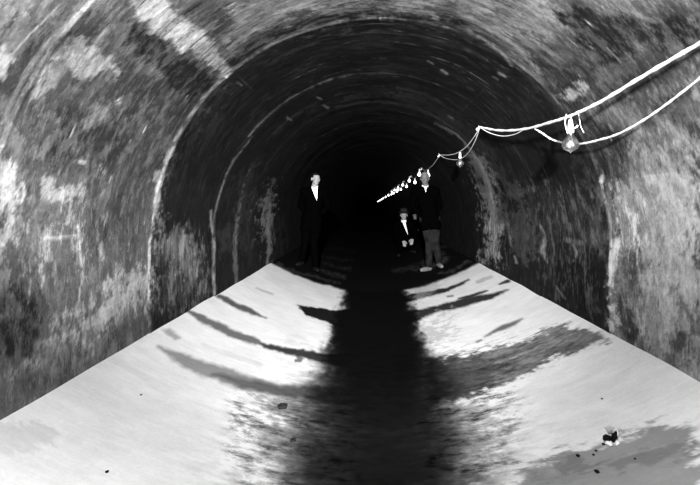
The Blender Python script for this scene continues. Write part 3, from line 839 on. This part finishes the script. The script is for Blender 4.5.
# ------------------------------------------------------------------ debris on the floor
def fpoint(px, py):
    k, w, d = hit(px, py); x = CX + w
    return Vector((x, d, floor_z(x)))
def lump_bm(c, r, seed, bm=None, rot=0):
    bm = bm or bmesh.new(); rr = random.Random(seed); b2 = bmesh.new()
    bmesh.ops.create_icosphere(b2, subdivisions=3, radius=1)
    ph = [rr.uniform(0, 6) for _ in range(6)]
    R3 = Matrix.Rotation(rot, 3, 'Y')
    for v in b2.verts:
        n = v.co.copy(); k = 1 + .16*math.sin(n.x*4+ph[0])*math.sin(n.y*3+ph[1]) + .10*math.sin(n.z*7+ph[2]) + .07*math.sin(n.x*9+n.y*8+ph[3])
        v.co = R3 @ Vector((n.x*r[0]*k, n.y*r[1]*k, n.z*r[2]*k)) + Vector(c)
    me = bpy.data.meshes.new('t'); b2.to_mesh(me); b2.free(); bm.from_mesh(me); bpy.data.meshes.remove(me)
    return bm
p = fpoint(611, 443); k = F/p.y
root = empty('litter_scrap', p, 'crumpled black rag with white paper scraps under it on the pale floor', 'litter')
px = 1/k
bm = lump_bm((-4*px, 0, 5*px), (4*px, .02, 3*px), 1); lump_bm((3.5*px, 0, 6.5*px), (2.4*px, .018, 5.2*px), 2, bm, .35)
mesh_obj('rag', bm, M_RAG, root)
for c, r, sd_ in (((-3.5*px, -.02, 1.6*px), (3.4*px, .02, 2.2*px), 3), ((4.2*px, -.02, 1.4*px), (2.2*px, .016, 2.6*px), 4), ((6.6*px, .006, 8*px), (1*px, .012, 4.2*px), 5)):
    mesh_obj('paper_scrap', lump_bm(c, r, sd_), M_PAPER, root)
bm = bmesh.new()
for t in range(-4, 5):
    tube_bm([(t*.4*px, .01, 8*px), (t*1.0*px, .014, 13*px), (t*1.35*px, .018, (16-abs(t)*.5)*px)], .0008, 5, bm, sub=3)
mesh_obj('frayed_threads', bm, M_STONE, root)
for i, (x, y, r, lab, m) in enumerate(((603.5,444.5,1.4,'black crumb touching the left side of the black rag',M_RAG),(596,451,1.0,'small dark crumb left of the black rag',M_RAG),(593.5,455,1.0,'tiny dark crumb farther down left of the black rag',M_RAG),
        (578,456,1.6,'round dark pebble on the floor lower left of the rag',M_RAG),(597,472,2.0,'dark pebble at the bottom right edge of the floor',M_RAG),
        (602,399,.9,'lone dark speck of stone on the pale floor above the rag',M_RAG),(635,459,.9,'dark crumb on the grey patch right of the rag',M_RAG),
        (282.5,407.5,4.0,'flat dark stone on the pale left floor near the wet channel',M_STONE),(293,441,2.5,'dark grey stone on the mottled floor near the bottom centre',M_STONE),
        (107,472,1.4,'small dark pebble at the bottom left of the pale floor',M_RAG),(141,395,.9,'tiny pebble in the middle of the pale left floor',M_RAG))):
    q = fpoint(x, y); kk = F/q.y; rr_ = r/kk
    o = mesh_obj('pebble' if i not in (7, 8) else 'flat_stone', lump_bm((0, 0, rr_*.35), (rr_*1.2, rr_*1.6, rr_*.6), 20+i), m)
    o.location = q; tag(o, lab, 'pebble' if i not in (7, 8) else 'stone', 'crumbs and pebbles on the pale floor' if i not in (7, 8) else None)

# ------------------------------------------------------------------ light, world, camera
def spot(name, loc, target, power, size, blend, radius):
    l = bpy.data.lights.new(name, 'SPOT'); l.energy = power; l.spot_size = math.radians(size); l.spot_blend = blend; l.shadow_soft_size = radius
    o = bpy.data.objects.new(name, l); o.location = loc
    o.rotation_euler = (Vector(target)-Vector(loc)).to_track_quat('-Z', 'Y').to_euler(); link(o); return o
spot('flash_lamp', (-.1, -3.2, 2.1), (0, 9.0, 1.4), 17500, 36, 1.0, .12)
l = bpy.data.lights.new('near_fill', 'POINT'); l.energy = 270; l.shadow_soft_size = .1  # unseen fill light, added to brighten the near floor and walls
o = bpy.data.objects.new('near_fill', l); o.location = (-.05, .45, 1.75); link(o)

w = bpy.data.worlds.new('dark'); scene.world = w; w.use_nodes = True
w.node_tree.nodes['Background'].inputs[0].default_value = (0, 0, 0, 1)
w.node_tree.nodes['Background'].inputs[1].default_value = 0.0

cam = bpy.data.cameras.new('camera'); co = bpy.data.objects.new('camera', cam); link(co)
cam.sensor_fit = 'HORIZONTAL'; cam.sensor_width = 36; cam.lens = F/700*36
cam.shift_x = -(VX-350)/700; cam.shift_y = -(242.5-VY)/700
cam.clip_start = .05; cam.clip_end = 200
co.location = (0, 0, EYE); co.rotation_euler = (math.radians(90), 0, 0)
scene.camera = co
scene.view_settings.view_transform = 'Standard'; scene.view_settings.look = 'None'
scene.view_settings.exposure = 0.0; scene.view_settings.gamma = 1.0; scene.view_settings.use_curve_mapping = False
